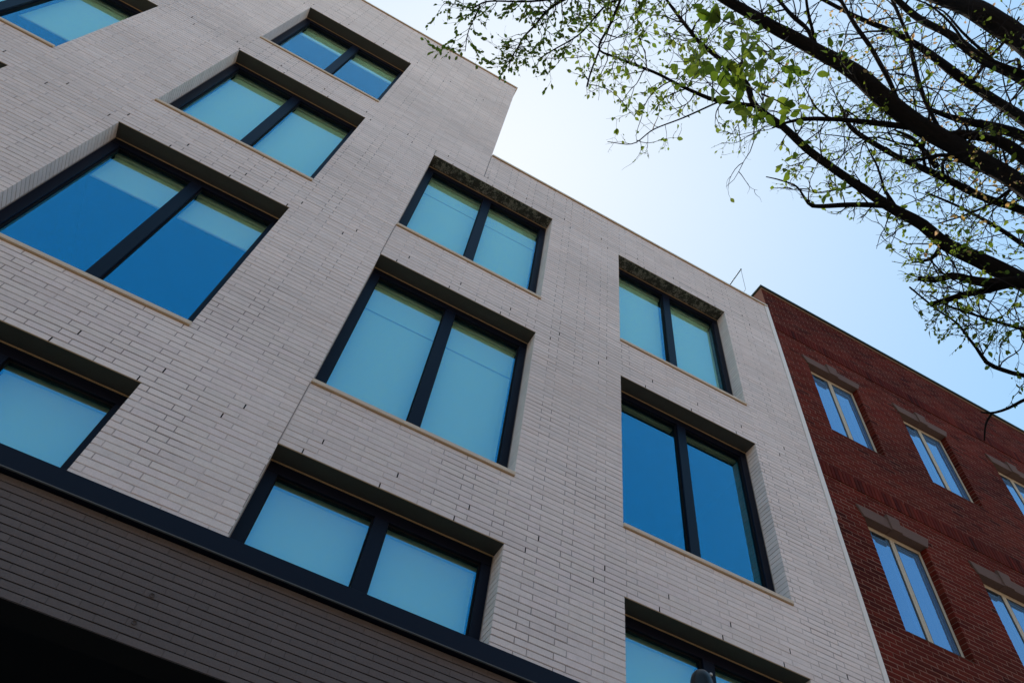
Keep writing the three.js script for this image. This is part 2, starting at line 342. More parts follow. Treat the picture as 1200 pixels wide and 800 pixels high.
    // the room behind
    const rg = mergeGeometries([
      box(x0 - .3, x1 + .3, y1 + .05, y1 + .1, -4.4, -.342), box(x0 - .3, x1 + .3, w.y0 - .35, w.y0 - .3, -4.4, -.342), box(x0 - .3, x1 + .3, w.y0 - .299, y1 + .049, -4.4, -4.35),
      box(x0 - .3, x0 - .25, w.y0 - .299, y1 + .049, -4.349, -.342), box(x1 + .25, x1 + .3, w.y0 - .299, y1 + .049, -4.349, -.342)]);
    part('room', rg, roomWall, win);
  }
  // roofs, rear and flank close the body
  part('roof', box(XSTEP + .002, XE + .05, EYE + 12.2, EYE + 12.3, -14, -.345), roofMat, pale);
  part('roof', box(XL, XSTEP, EYE + 16.3, EYE + 16.4, -14, -.345), roofMat, pale);
  part('flank_wall', box(XSTEP - .25, XSTEP, EYE + 12.301, EYE + 16.299, -13.9, -.345), mortar, pale);
  part('rear_wall', box(XL, XE + .05, 0.14, EYE + 12.19, -14.3, -14.01), mortar, pale);
  part('rear_wall', box(XL, XSTEP, EYE + 12.2, EYE + 16.7, -14.3, -14.01), mortar, pale);
  part('flank_wall', box(XL - .3, XL - .002, 0.14, ROOF2, -14.3, -.01), mortar, pale);
  part('flank_wall', box(XE - .2, XE + .05, 0.14, EYE + 12.19, -14, -.36), mortar, pale);
  // steel channel between the pale and the dark brick
  const led = new THREE.Group(); led.name = 'ledge'; pale.add(led);
  part('channel', roundBox(XL, XE, EYE + 3.336, EYE + 3.49, -.06, .06, .003), navy, led);
  part('channel_lip', box(XL, XE, EYE + 3.3285, EYE + 3.3355, .045, .0625), std(lin(.10, .10, .095), { roughness: .5 }), led);
  // dark brick courses above the recessed ground floor
  const base = part('base_wall', box(XL, XE, EYE + 2.545, EYE + 3.328, -.3, -.022), std(lin(.010, .009, .009), { roughness: 1 }), pale);
  const n = 14, y0 = EYE + 2.545, y1 = EYE + 3.327, dy = (y1 - y0) / n;
  const longs = [];
  for (let i = 0; i < n; i++) {
    let x = XL + (i % 2 ? .12 : 0);
    while (x < XE - .05) { const e = Math.min(x + .3, XE); longs.push({ x0: x + .0006, x1: e - .0006, y0: y0 + dy * i + .0035, y1: y0 + dy * (i + 1) - .0035, ym: y0 + dy * (i + .5), full: e - x > .299 }); x += .3; }
  }
  const chosen = pickLargest(longs, 300, b => b.full);
  const dg = [0, 1, 2, 3].map(i => { const g = brickGeo(.2988, dy - .007, .06, .002), uv = g.attributes.uv; for (let k = 0; k < uv.count; k++) uv.setXY(k, uv.getX(k) + i * .91, uv.getY(k) + i * 1.7); return g; });
  for (const b of chosen) { const m = part('brick', dg[(rnd() * 4) | 0], darkBrickTones[(rnd() * 5) | 0], base); m.position.set((b.x0 + b.x1) / 2, b.ym, -.008 + rr(-.0015, .0015)); }
  const rest = part('brick', brickMassGeo(longs.filter(b => !chosen.has(b)).map(b => ({ ...b, dz: -.008 + rr(-.0015, .0015) })), .06, .06, 0, () => { const k = rr(.95, 1.05); return [k, k, k]; }, .002), std(lin(0.132, 0.109, 0.104), { map: texFine, vertexColors: true, roughness: .95 }), base); rest.userData.kind = 'stuff';
  for (const [x, y] of [[-.444, 2.903], [-.453, 2.69]]) { const g = new THREE.TorusGeometry(.014, .004, 8, 20); g.translate(x, EYE + y, -.003); part('anchor_ring', g, darkBrickTones[0], pale); }
  part('soffit', box(XL, XE, EYE + 2.56, EYE + 2.60, -3.2, -.301), black, pale);
  part('shopfront_wall', box(XL, XE, .14, EYE + 2.559, -3.4, -3.21), black, pale);
}

// roof stay on the parapet
{
  const d = thing('roof_stay', 'thin grey metal stay with a wire on the lower parapet', 'roof stay');
  const bar = (a, b, r, name) => { const A = new THREE.Vector3(...a), B = new THREE.Vector3(...b), L = A.distanceTo(B), g = new THREE.CylinderGeometry(r, r, L, 8); g.rotateX(Math.PI / 2); const m = part(name, g, railSteel, d); m.position.copy(A).lerp(B, .5); m.lookAt(B); return m; };
  const t = [5.783, EYE + 12.8, .32];
  bar([5.735, EYE + 12.622, -.02], t, .011, 'strut'); bar(t, [6.06, EYE + 12.67, .07], .0035, 'wire'); bar([6.06, EYE + 12.67, .07], [6.05, EYE + 12.622, .01], .004, 'wire');
  part('cap', new THREE.SphereGeometry(.016, 10, 8), railSteel, d).position.set(...t);
  part('foot_plate', box(5.70, 5.77, EYE + 12.6205, EYE + 12.627, -.06, .01), railSteel, d);
}

// ───────────────────────── the red brick building ─────────────────────────
const red = thing('red_brick_building', 'dark red brick building with cream sash windows and splayed stone lintels', 'building');
{
  const Z = -0.02, X0 = 6.615, X1 = 16.4, TOP = EYE + 13.36;
  const wx = [7.215, 9.265, 11.5, 13.6], wins = [];
  for (const [y0, y1] of [[9.47, 11.25], [5.86, 7.64]]) for (const x of wx) wins.push({ x0: x, x1: x + 1.08, y0: EYE + y0, y1: EYE + y1 });
  const lint = wins.map(w => ({ x0: w.x0 - .03, x1: w.x1 + .03, y0: w.y1, y1: w.y1 + .18 }));
  const bands = [{ y0: EYE + 8.17, y1: EYE + 8.44 }, { y0: EYE + 11.90, y1: EYE + 12.17 }];
  const wall = part('wall', holedWall([[X0, .14], [X1, .14], [X1, TOP], [X0, TOP]], wins.map(w => ({ x0: w.x0 - .005, x1: w.x1 + .005, y0: w.y0 - .005, y1: w.y1 + .005 })), Z - .32, Z - .004), redMortar, red);
  const lvl = [[5.0 - .0721 * 20, 5.0, 20], [5.0, 5.86, 12], [5.86, 7.64, 24], [7.64, 8.17, 7], [8.44, 9.47, 14], [9.47, 11.25, 24], [11.25, 11.90, 9], [12.17, 13.34, 16]];
  const blocked = [...wins, ...lint];
  const bricks = layCourses(rowsOf(lvl), () => [X0, X1], blocked, 0.232, i => (i & 1 ? .116 : 0), [], 0.0115).filter(b => b.x1 - b.x0 > .02);
  for (const bd of bands) for (let x = X0; x < X1 - .07; x += .073) bricks.push({ x0: x + .005, x1: x + .068, y0: bd.y0 + .006, y1: bd.y1 - .006, ym: (bd.y0 + bd.y1) / 2, dz: .012, soldier: true });
  const single = pickLargest(bricks, 300, b => b.full && !b.edge);
  const soot = valueNoise(256, 30, 21), sootAt = b => 0.72 + 0.56 * soot[(Math.floor(b.ym * 10) & 255) * 256 + (Math.floor(b.x0 * 8) & 255)];
  const mass = part('brick', brickMassGeo(bricks.filter(b => !single.has(b)), .05, .13, Z, b => { const k = sootAt(b) * (rnd() < .12 ? rr(.45, .7) : rr(.74, 1.2)), h = rr(-.1, .3); return [k, k * (1 + h), k * (1 + h)]; }, .004), redMass, wall); mass.userData.kind = 'stuff';
  const gv = [0, 1, 2, 3].map(i => { const g = brickGeo(.221, .0608, .05, .004), uv = g.attributes.uv; for (let k = 0; k < uv.count; k++) uv.setXY(k, uv.getX(k) + i * 1.1, uv.getY(k) + i * .6); return g; });
  for (const b of single) { const m = part('brick', gv[(rnd() * 4) | 0], redTones[Math.max(0, Math.min(4, Math.round(2 + rr(-1.5, 1.5) + 6 * (sootAt(b) - 1))))], wall); m.position.set((b.x0 + b.x1) / 2, (b.y0 + b.y1) / 2, Z + rr(-.002, .002)); m.scale.set((b.x1 - b.x0) / .221, (b.y1 - b.y0) / .0608, 1); }
  // coping, side return, roof
  part('coping', roundBox(X0 - .03, X1, TOP + .002, TOP + .05, Z - .36, Z + .045, .006), darkCoping, red);
  part('parapet_band', box(X0 + .001, X1, TOP - .05, TOP, Z - .006, Z + .014), tanBand, red);
  part('parapet_return', planarUV(box(X0 - .004, X0 + .3, EYE + 12.0, TOP - .001, Z - 9, Z - .322)), tanBand, red);
  part('roof', box(X0 + .301, X1, EYE + 12.6, EYE + 12.7, -12, Z - .33), roofMat, red);
  part('rear_wall', box(X0, X1, .14, EYE + 12.59, -12.2, -12.01), redMortar, red);
  part('flank_wall', box(X0, X0 + .3, .14, EYE + 11.99, -12, Z - .322), redMortar, red);
  part('flank_wall', box(X1 - .3, X1, .14, EYE + 12.59, -12, Z - .322), redMortar, red);
  wins.forEach((w, wi) => {
    const win = new THREE.Group(); win.name = 'window'; red.add(win);
    const { x0, x1, y0, y1 } = w, zf = Z - .105, xm = (x0 + x1) / 2;
    // splayed lintel with a keystone
    const sh = new THREE.Shape([[x0 - .02, y1], [x1 + .02, y1], [x1 + .10, y1 + .178], [x0 - .10, y1 + .178]].map(p => new THREE.Vector2(...p)));
    const lg = new THREE.ExtrudeGeometry(sh, { depth: .12, bevelEnabled: true, bevelSize: .004, bevelThickness: .004, bevelSegments: 1 }); lg.translate(0, 0, Z - .1);
    const lt = part('lintel', planarUV(lg), brownStone, win);
    const ks = new THREE.Shape([[xm - .085, y1 - .008], [xm + .085, y1 - .008], [xm + .108, y1 + .245], [xm - .108, y1 + .245]].map(p => new THREE.Vector2(...p)));
    const kg = new THREE.ExtrudeGeometry(ks, { depth: .145, bevelEnabled: true, bevelSize: .004, bevelThickness: .004, bevelSegments: 1 }); kg.translate(0, 0, Z - .1);
    part('keystone', planarUV(kg), brownStone, win);
    part('frame', mergeGeometries([roundBox(x0 + .001, x1 - .001, y1 - .065, y1 - .001, zf - .08, zf, .008), roundBox(x0 + .001, x0 + .045, y0 + .002, y1 - .066, zf - .08, zf - .001, .008), roundBox(x1 - .05, x1 - .001, y0 + .002, y1 - .066, zf - .08, zf - .001, .008), roundBox(x0 + .046, x1 - .051, y0 + .002, y0 + .06, zf - .08, zf - .002, .008)]), cream, win);
    part('mullion', roundBox(xm - .039, xm - .003, y0 + .061, y1 - .067, zf - .07, zf + .004, .008), cream, win);
    part('mullion', roundBox(xm + .003, xm + .039, y0 + .061, y1 - .067, zf - .07, zf + .004, .008), cream, win);
    for (const [a, b] of [[x0 + .045, xm - .04], [xm + .04, x1 - .05]]) {
      part('sash', mergeGeometries([box(a, b, y1 - .085, y1 - .067, zf - .05, zf - .006), box(a, a + .018, y0 + .06, y1 - .086, zf - .05, zf - .006), box(b - .018, b, y0 + .06, y1 - .086, zf - .05, zf - .006), box(a + .019, b - .019, y0 + .06, y0 + .08, zf - .05, zf - .006)]), std(lin(.06, .055, .05), { roughness: .6 }), win);
      const g = new THREE.PlaneGeometry(b - a - .02, y1 - y0 - .14); g.translate((a + b) / 2, (y0 + y1) / 2 - .003, zf - .014); part('pane', planarUV(g, 100), redGlass, win);
      const cg = new THREE.PlaneGeometry((b - a) * (wi === 4 && a > xm ? .42 : .01) + .01, y1 - y0 - .3, 24, 1), cp = cg.attributes.position; for (let i = 0; i < cp.count; i++) cp.setZ(i, .03 * Math.sin(cp.getX(i) * 60));
      if (wi === 4 && a > xm) { cg.computeVertexNormals(); cg.translate(a + .16, (y0 + y1) / 2 - .1, zf - .2); part('curtain', cg, curtain, win); }
    }
    part('sash_lock', roundBox(x0 + .2, x0 + .42, y1 - .12, y1 - .084, zf - .03, zf - .004, .008), black, win);
    part('sill', roundBox(x0 + .001, x1 - .001, y0 - .004, y0 + .0015, Z - .1, Z + .004, .002), brownStone, win);
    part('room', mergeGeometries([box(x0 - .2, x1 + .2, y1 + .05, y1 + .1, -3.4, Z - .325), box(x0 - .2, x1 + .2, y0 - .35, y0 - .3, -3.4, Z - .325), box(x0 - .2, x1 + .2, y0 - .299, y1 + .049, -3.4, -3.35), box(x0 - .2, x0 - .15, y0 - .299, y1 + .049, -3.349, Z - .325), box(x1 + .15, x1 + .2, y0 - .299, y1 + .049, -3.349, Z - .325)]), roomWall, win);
  });
}

// ───────────────────────── street lamp (only its cap shows) ─────────────────────────
{
  const l = thing('street_lamp', 'black street lamp with a rounded cap in front of the pale building', 'street lamp');
  const t = 3.0, x = .5972 * t, y = EYE + .6024 * t, z = 5 - .7316 * t;
  const m = std(lin(.012, .012, .013), { roughness: .3 });
  l.position.set(x, 0.13, z);
  const H = y - .13;
  const capPts = [[0, H], [.012, H - .001], [.026, H - .008], [.037, H - .022], [.044, H - .045], [.047, H - .075], [.05, H - .10], [.085, H - .13], [.15, H - .17], [.19, H - .2], [.192, H - .215], [.0, H - .215]].map(p => new THREE.Vector2(...p));
  part('cap', new THREE.LatheGeometry(capPts.reverse(), 32), m, l);
  const lens = [[0, H - .5], [.10, H - .5], [.15, H - .35], [.165, H - .218], [0, H - .218]].map(p => new THREE.Vector2(...p));
  part('lens', new THREE.LatheGeometry(lens, 24), new THREE.MeshPhysicalMaterial({ color: lin(.8, .8, .78), roughness: .5, transmission: .5, thickness: 0 }), l);
  const post = [[0, 0], [.14, 0], [.14, .1], [.10, .3], [.06, .45], [.045, H - .62], [.08, H - .56], [.105, H - .501], [0, H - .501]].map(p => new THREE.Vector2(...p));
  part('post', new THREE.LatheGeometry(post, 24), m, l);
  const n = part('photocell', new RoundedBoxGeometry(.012, .012, .016, 2, .004), std(lin(.5, .5, .5), { roughness: .3 }), l); n.position.set(.034, H - .012, .018);
}

// ───────────────────────── tree ─────────────────────────
const FPX = 881.2;
const TS = 0.56;                                     // the limbs hang 3.5 to 5 m from the eye
const at = (px, py, t0) => { const t = t0 * TS; return new THREE.Vector3(0, EYE, 5).addScaledVector(RIGHT, (px - 600) / FPX * t).addScaledVector(UP, -(py - 400) / FPX * t).addScaledVector(BACK, -t); };
const tree = thing('street_tree', 'leafing street tree with dark bare limbs reaching over the pavement', 'tree');
{
  const bark = std(lin(.020, .015, .013), { roughness: .95, specularIntensity: .2, map: noiseTex(256, [[6, .5], [24, 1], [128, .8]], grey(.5, 1.3)), bumpMap: texFineBump, bumpScale: .01 });
  const twigMat = std(lin(.022, .017, .017), { roughness: .9, specularIntensity: .2 });
  // outline of the crown as the photograph shows it, so that shoots end where the tree ends
  const edge = [[380, 60], [520, 70], [600, 105], [692, 125], [704, 205], [760, 180], [805, 160], [868, 252], [905, 228], [1000, 250], [1060, 330], [1090, 385], [1140, 470], [1160, 515], [1300, 560]];
  const inside = (p, slack = 0) => { const q = p.clone().project(camera), x = (q.x + 1) * 600, y = (1 - q.y) * 400; if (x < 505 - slack && y > 0) return false; for (let i = 0; i < edge.length - 1; i++) if (x >= edge[i][0] && x < edge[i + 1][0]) return y < edge[i][1] + (edge[i + 1][1] - edge[i][1]) * (x - edge[i][0]) / (edge[i + 1][0] - edge[i][0]) + slack; return true; };
  function limbGeo(pts, rad, sides = 10, seg = null, wob = .08) {
    const c = new THREE.CatmullRomCurve3(pts, false, 'centripetal'), n = seg ?? Math.max(6, pts.length * 5), fr = c.computeFrenetFrames(n, false), pos = [], nor = [], uv = [], idx = [];
    let s = 0; const len = c.getLength();
    for (let i = 0; i <= n; i++) {
      const u = i / n, p = c.getPointAt(u), f = u * (rad.length - 1), k = Math.min(rad.length - 2, f | 0), r0 = rad[k] + (rad[k + 1] - rad[k]) * (f - k);
      for (let j = 0; j <= sides; j++) {
        const a = j / sides * Math.PI * 2, w = 1 + wob * (Math.sin(a * 3 + i * .9) * .5 + Math.sin(a * 2 - i * .53 + 1.7) * .5), d = fr.normals[i].clone().multiplyScalar(Math.cos(a)).addScaledVector(fr.binormals[i], Math.sin(a));
        pos.push(p.x + d.x * r0 * w, p.y + d.y * r0 * w, p.z + d.z * r0 * w); nor.push(d.x, d.y, d.z); uv.push(j / sides * 2, u * len * 1.5);
        if (i < n && j < sides) { const q = i * (sides + 1) + j; idx.push(q, q + 1, q + sides + 1, q + 1, q + sides + 2, q + sides + 1); }
      }
    }
    for (const e of [0, n]) { const b = pos.length / 3, p = c.getPointAt(e / n), t = c.getTangentAt(e / n).multiplyScalar(e ? 1 : -1); pos.push(p.x, p.y, p.z); nor.push(t.x, t.y, t.z); uv.push(0, 0); for (let j = 0; j < sides; j++) { const q = e * (sides + 1) + j; e ? idx.push(b, q, q + 1) : idx.push(b, q + 1, q); } }
    const g = new THREE.BufferGeometry(); g.setAttribute('position', new THREE.Float32BufferAttribute(pos, 3)); g.setAttribute('normal', new THREE.Float32BufferAttribute(nor, 3)); g.setAttribute('uv', new THREE.Float32BufferAttribute(uv, 2)); g.setIndex(idx);
    return { g, c };
  }
  const fork = at(1330, 420, 4.6);
  // trunk
  part('trunk', limbGeo([new THREE.Vector3(fork.x + .2, .1, fork.z + .1), new THREE.Vector3(fork.x + .15, .8, fork.z + .07), new THREE.Vector3(fork.x + .06, 2.2, fork.z + .03), fork.clone(), new THREE.Vector3(fork.x - .05, fork.y + .4, fork.z)], [.22, .165, .145, .135, .11], 18, 24, .06).g, bark, tree);
  // limbs as [pixel x, pixel y, distance, width in pixels]; the flag r starts a limb at the fork
  const L = [
    { r: 1, p: [[1290, 290, 5.4, 28], [1200, 219, 6.0, 24], [1130, 174, 6.5, 23], [1060, 134, 6.9, 25], [1000, 86, 7.2, 21], [945, 53, 7.5, 17], [900, 27, 7.7, 15], [855, 0, 7.9, 13], [815, -25, 8.1, 12]], tw: 40, lf: 1 },
    { r: 1, p: [[1275, 130, 5.5, 32], [1200, 54, 6.0, 29], [1150, 14, 6.3, 26], [1105, -3, 6.6, 20], [1060, -18, 6.9, 16]], tw: 16 },
    { p: [[1205, 98, 6.4, 13], [1150, 67, 6.9, 12], [1110, 40, 7.2, 10], [1076, 20, 7.5, 9], [1048, -4, 7.7, 7]], s: [1300, 190, 5.6, 15], tw: 16, fl: 1 },
    { p: [[1205, 143, 6.6, 15], [1150, 108, 7.1, 12], [1120, 85, 7.3, 12], [1080, 55, 7.6, 9], [1050, 40, 7.8, 7], [1000, 17, 8.1, 5], [955, -6, 8.3, 4]], s: [1300, 240, 5.5, 17], tw: 24, fl: 1 },
    { p: [[1205, 187, 6.3, 16], [1168, 165, 6.5, 14], [1125, 156, 6.6, 12], [1105, 160, 6.62, 9]], s: [1290, 270, 5.5, 16], tw: 8, fl: 1 },
    { p: [[1205, 160, 6.5, 14], [1165, 148, 6.8, 12], [1120, 140, 7.1, 8], [1090, 128, 7.3, 5]], s: [1290, 250, 5.6, 15], tw: 10, fl: 1 },
    { p: [[1205, 250, 6.4, 10], [1150, 229, 6.8, 10], [1095, 203, 7.2, 9], [1060, 189, 7.4, 7], [1030, 170, 7.6, 7], [1000, 150, 7.8, 5], [985, 124, 8, 3.5]], s: [1300, 310, 5.5, 15], tw: 34 },
    { r: 1, p: [[1310, 385, 4.9, 28], [1200, 328, 5.9, 24], [1150, 302, 6.2, 20], [1110, 283, 6.4, 18], [1080, 263, 6.5, 15], [1050, 245, 6.6, 13], [1020, 228, 6.8, 12], [980, 201, 7, 11], [950, 176, 7.2, 10], [920, 151, 7.4, 9], [885, 123, 7.6, 8], [873, 97, 7.8, 8], [846, 72, 7.9, 6], [821, 50, 8.1, 5], [802, 27, 8.3, 4], [780, -2, 8.6, 3]], tw: 44, lf: 1 },
    { p: [[885, 124, 7.6, 6], [840, 117, 7.7, 5], [800, 101, 7.9, 4], [770, 86, 8, 3.5], [720, 66, 8.2, 3], [702, 57, 8.3, 2.6], [715, 28, 8.4, 3], [728, -2, 8.5, 3]], tw: 30, lf: 3 },
    { p: [[703, 57, 8.3, 2.5], [692, 85, 8.2, 2], [688, 101, 8.1, 2.4]], tw: 9, lf: 3 },
    { p: [[1205, 334, 5.8, 16], [1170, 331, 5.9, 14], [1140, 326, 6, 11], [1115, 323, 6.1, 9], [1098, 327, 6.15, 9], [1076, 326, 6.2, 6]], s: [1300, 385, 5, 16], tw: 8, cut: 1 },
    { p: [[1178, 334, 5.9, 11], [1150, 342, 6, 9], [1130, 344, 6.05, 8], [1108, 352, 6.1, 8], [1090, 357, 6.15, 7]], tw: 6, cut: 1 },
    { p: [[1040, 241, 6.65, 8], [1000, 240, 6.7, 7], [962, 241, 6.8, 6], [952, 240, 6.8, 5], [944, 232, 6.82, 3], [934, 219, 6.85, 2], [915, 211, 6.9, 1.8], [898, 207, 6.9, 1.2]], tw: 9 },
    { p: [[1205, 441, 5.6, 6], [1178, 434, 5.7, 5], [1158, 425, 5.8, 5], [1146, 410, 5.85, 3.5], [1131, 391, 5.9, 3], [1122, 378, 6, 2.5], [1100, 364, 6.1, 2.3], [1066, 336, 6.2, 2]], s: [1320, 440, 4.9, 9], tw: 26, ml: 2.4 },
    { p: [[1205, 387, 5.7, 4], [1145, 370, 5.9, 3.2], [1108, 356, 6.1, 2.4], [1090, 345, 6.2, 1.6]], s: [1310, 410, 4.9, 8], tw: 20, ml: 2.4 },
    { p: [[1205, 466, 5.5, 4], [1180, 479, 5.6, 3.2], [1162, 484, 5.7, 3], [1150, 483, 5.75, 1.6]], s: [1320, 430, 4.9, 8], tw: 4 },
    { p: [[1163, 484, 5.7, 2.6], [1156, 497, 5.65, 2.2], [1154, 516, 5.6, 1.6]], tw: 1 },
    { p: [[1070, 150, 6.85, 8], [1040, 145, 6.9, 8], [985, 140, 7, 6], [945, 140, 7.1, 5], [925, 142, 7.2, 3.5], [905, 150, 7.3, 2]], tw: 14 },
    { p: [[957, 56, 7.4, 6], [945, 34, 7.6, 5], [930, 20, 7.7, 5], [910, -3, 7.9, 4]], tw: 8 },
    { p: [[1056, 128, 6.92, 6], [1044, 98, 7.1, 6], [1020, 55, 7.4, 6], [1002, 30, 7.6, 5], [984, -3, 7.9, 4]], tw: 12 },
    { p: [[1100, 150, 6.7, 5], [1082, 110, 7, 5], [1072, 75, 7.3, 6], [1066, 48, 7.5, 4], [1045, -3, 7.9, 4]], tw: 14, fl: 1 },
    { p: [[1137, 100, 7.2, 4], [1158, 70, 7.3, 4.5], [1178, 48, 7.4, 3], [1195, 20, 7.5, 2]], tw: 6, fl: 1 },
    { p: [[1098, 196, 7.2, 7], [1080, 172, 7.3, 6], [1066, 160, 7.4, 4], [1048, 152, 7.5, 2]], tw: 5 },
    { p: [[1150, 200, 6.4, 5], [1110, 182, 6.6, 5], [1062, 188, 6.9, 3], [1038, 172, 7, 2]], tw: 6 },
    { p: [[855, -5, 8, 4], [790, -8, 8.4, 4], [722, 0, 8.7, 3], [708, 8, 8.7, 2.2], [680, 39, 8.8, 2], [646, 60, 8.9, 1.6], [630, 70, 9, 1.2]], tw: 46, lf: 2 },
    { p: [[790, -8, 8.4, 4], [700, -14, 8.8, 4], [662, -1, 8.9, 3.4], [640, 13, 8.9, 2.8], [626, 30, 9, 2.4], [612, 46, 9, 2], [604, 66, 9.0, 1.1]], tw: 60, lf: 2 },
    { p: [[662, -2, 8.9, 2.6], [614, 2, 9, 2.2], [570, 2, 9, 1.8], [552, 9, 9.1, 1.6], [535, 5, 9.1, 1], [520, 4, 9.1, .8]], tw: 44, lf: 2 },
    { p: [[562, 9, 9.05, 1.4], [549, 37, 9, 1.2], [545, 60, 8.95, .9]], tw: 14, lf: 2 },
    { p: [[612, 46, 9, 1.4], [598, 72, 8.9, 1.2], [596, 85, 8.9, .9]], tw: 22, lf: 2 },
    { p: [[845, 118, 7.7, 2.5], [800, 138, 7.8, 1.8], [765, 152, 7.9, 1.6], [742, 168, 7.9, 1.2], [712, 166, 7.95, .9]], tw: 8 },
    { p: [[1110, 276, 6.5, 6], [1095, 300, 6.4, 5], [1085, 305, 6.35, 3], [1068, 308, 6.3, 1.6]], tw: 14, ml: 2 },
    { p: [[1205, 210, 6.9, 5], [1160, 240, 7, 3.5], [1130, 252, 7.1, 2.4], [1100, 262, 7.2, 1.6]], s: [1300, 250, 5.6, 8], tw: 22, ml: 1.8 },
    { p: [[1205, 290, 7.3, 6], [1170, 268, 7.5, 5], [1130, 245, 7.7, 3], [1085, 225, 8, 2]], s: [1310, 350, 5.5, 9], tw: 26, ml: 1.8 },
  ];
  const wOf = (w, t) => w * 0.5 * (w > 5 ? 0.9 : 1.0) * t * TS / FPX;
  const tips = [], twigGeos = [], leafAt = [], flowerAt = [];
  const curves = [];
  for (const l of L) {
    const pts = l.p.map(q => at(q[0], q[1], q[2])), rad = l.p.map(q => wOf(q[3], q[2]));
    if (l.s) { pts.unshift(at(l.s[0], l.s[1], l.s[2])); rad.unshift(wOf(l.s[3], l.s[2])); }
    if (l.r || l.s) { pts.unshift(new THREE.Vector3(fork.x + rr(-.03, .03), fork.y + rr(-.2, .3), fork.z + rr(-.03, .03))); rad.unshift(rad[0] * 1.12); }
    for (let i = 1; i < pts.length - 1; i++) pts[i].add(new THREE.Vector3(rr(-1, 1), rr(-1, 1), rr(-1, 1)).multiplyScalar(rad[i] * .35));
    // radii resampled against arc length
    const c0 = new THREE.CatmullRomCurve3(pts, false, 'centripetal'), lens = c0.getLengths((pts.length - 1) * 20), tot = lens[lens.length - 1];
    const rs = []; for (let i = 0; i <= 30; i++) { const s = i / 30 * tot; let k = lens.findIndex(v => v >= s); if (k < 0) k = lens.length - 1; const f = k / 20, a = Math.min(rad.length - 2, f | 0); rs.push(rad[a] + (rad[a + 1] - rad[a]) * Math.min(1, f - a)); }
    const { g, c } = limbGeo(pts, rs, rad[0] > .025 ? 14 : 8, Math.round(14 + tot * 16));
    part('branch', g, bark, tree);
    curves.push({ c, rs, tot, l });
  }
  // bare secondary branches between the limbs
  const mains = curves.filter(e => e.l.p[0][3] >= 6 || e.l.s);
  for (let i = 0; i < 46; i++) {
    const e = mains[(rnd() * mains.length) | 0], u = rr(.35, .9), p = e.c.getPointAt(u), t = e.c.getTangentAt(u), r0 = Math.min(.011, Math.max(.004, e.rs[Math.round(u * 30)] * .5));
    let d = new THREE.Vector3(rr(-1, 1), rr(-.6, .9), rr(-1, 1)); d.addScaledVector(t, -d.dot(t)).normalize().addScaledVector(t, rr(.5, 1.5)).normalize();
    const len = rr(.35, 1.0), pts = [p.clone()]; let q = p.clone();
    for (let k = 0; k < 6; k++) { d.add(new THREE.Vector3(rr(-.34, .34), rr(-.3, .34), rr(-.34, .34))).normalize(); q = q.clone().addScaledVector(d, len / 6); pts.push(q); }
    if (!inside(pts[6]) || !inside(pts[3])) continue;
    const rs = []; for (let k = 0; k <= 30; k++) rs.push(r0 * (1 - .8 * k / 30));
    const { g, c } = limbGeo(pts, rs, 6, 18);
    part('branch', g, bark, tree); curves.push({ c, rs, tot: len, l: { tw: 5, fl: e.l.fl, p: [[0, 0, 0, 0]] } });
  }
  // a leaf: a folded pointed oval
  function leafGeo(fold = .25, curl = .12) {
    const prof = [[0, 0], [.12, .16], [.3, .27], [.5, .29], [.72, .2], [.88, .09], [1, 0]], pos = [], idx = [];
    for (const [y, w] of prof) { const z = -curl * y * y; pos.push(-w, y, z + w * fold, 0, y, z, w, y, z + w * fold); }
    for (let i = 0; i < prof.length - 1; i++) { const a = i * 3, b = a + 3; idx.push(a, a + 1, b + 1, a, b + 1, b, a + 1, a + 2, b + 2, a + 1, b + 2, b + 1); }
    const g = new THREE.BufferGeometry(); g.setAttribute('position', new THREE.Float32BufferAttribute(pos, 3)); g.setIndex(idx); g.computeVertexNormals();
    const uv = []; for (let i = 0; i < pos.length / 3; i++) uv.push(pos[i * 3], pos[i * 3 + 1]); g.setAttribute('uv', new THREE.Float32BufferAttribute(uv, 2)); return g;
  }
  const leafMat = c => new THREE.MeshPhysicalMaterial({ color: c, roughness: 1, transmission: .5, thickness: 0, specularIntensity: .15, side: THREE.DoubleSide });
  const tmp = new THREE.Object3D();
  function addLeaf(list, p, dir, s, tint) { // leaf base at p pointing along dir, hanging a little
    const d = dir.clone().add(new THREE.Vector3(rr(-.5, .5), rr(-.9, .1), rr(-.5, .5))).normalize(), n = new THREE.Vector3(rr(-.6, .6), rr(.2, 1), rr(-.6, .6)).normalize();
    const x = new THREE.Vector3().crossVectors(d, n).normalize(), z = new THREE.Vector3().crossVectors(x, d);
    const m = new THREE.Matrix4().makeBasis(x, d, z); const q = new THREE.Quaternion().setFromRotationMatrix(m);
    list.push({ p: p.clone(), q, s, tint });
  }
  function twig(p0, dir, len, r, depth, lf, l, reach) {
    const n = 6, pts = [p0.clone()]; let d = dir.clone().normalize(), p = p0.clone();
    for (let i = 0; i < n; i++) { d.add(new THREE.Vector3(rr(-.46, .46), rr(-.46, .36), rr(-.46, .46))).normalize(); p = p.clone().addScaledVector(d, len / n); pts.push(p); }
    if (!inside(pts[n], 10)) return;
    const { g, c } = limbGeo(pts, [r, r * .75, r * .5, r * .3], 4, 8, 0); twigGeos.push(g);
    const count = Math.round(len * (l.lf === 2 ? (depth ? 30 : 12) : l.lf === 3 ? (depth ? 30 : 14) : (depth ? 23 : 6)) * lf * (l.ml ?? 1) * (rnd() < .35 ? .15 : 1));
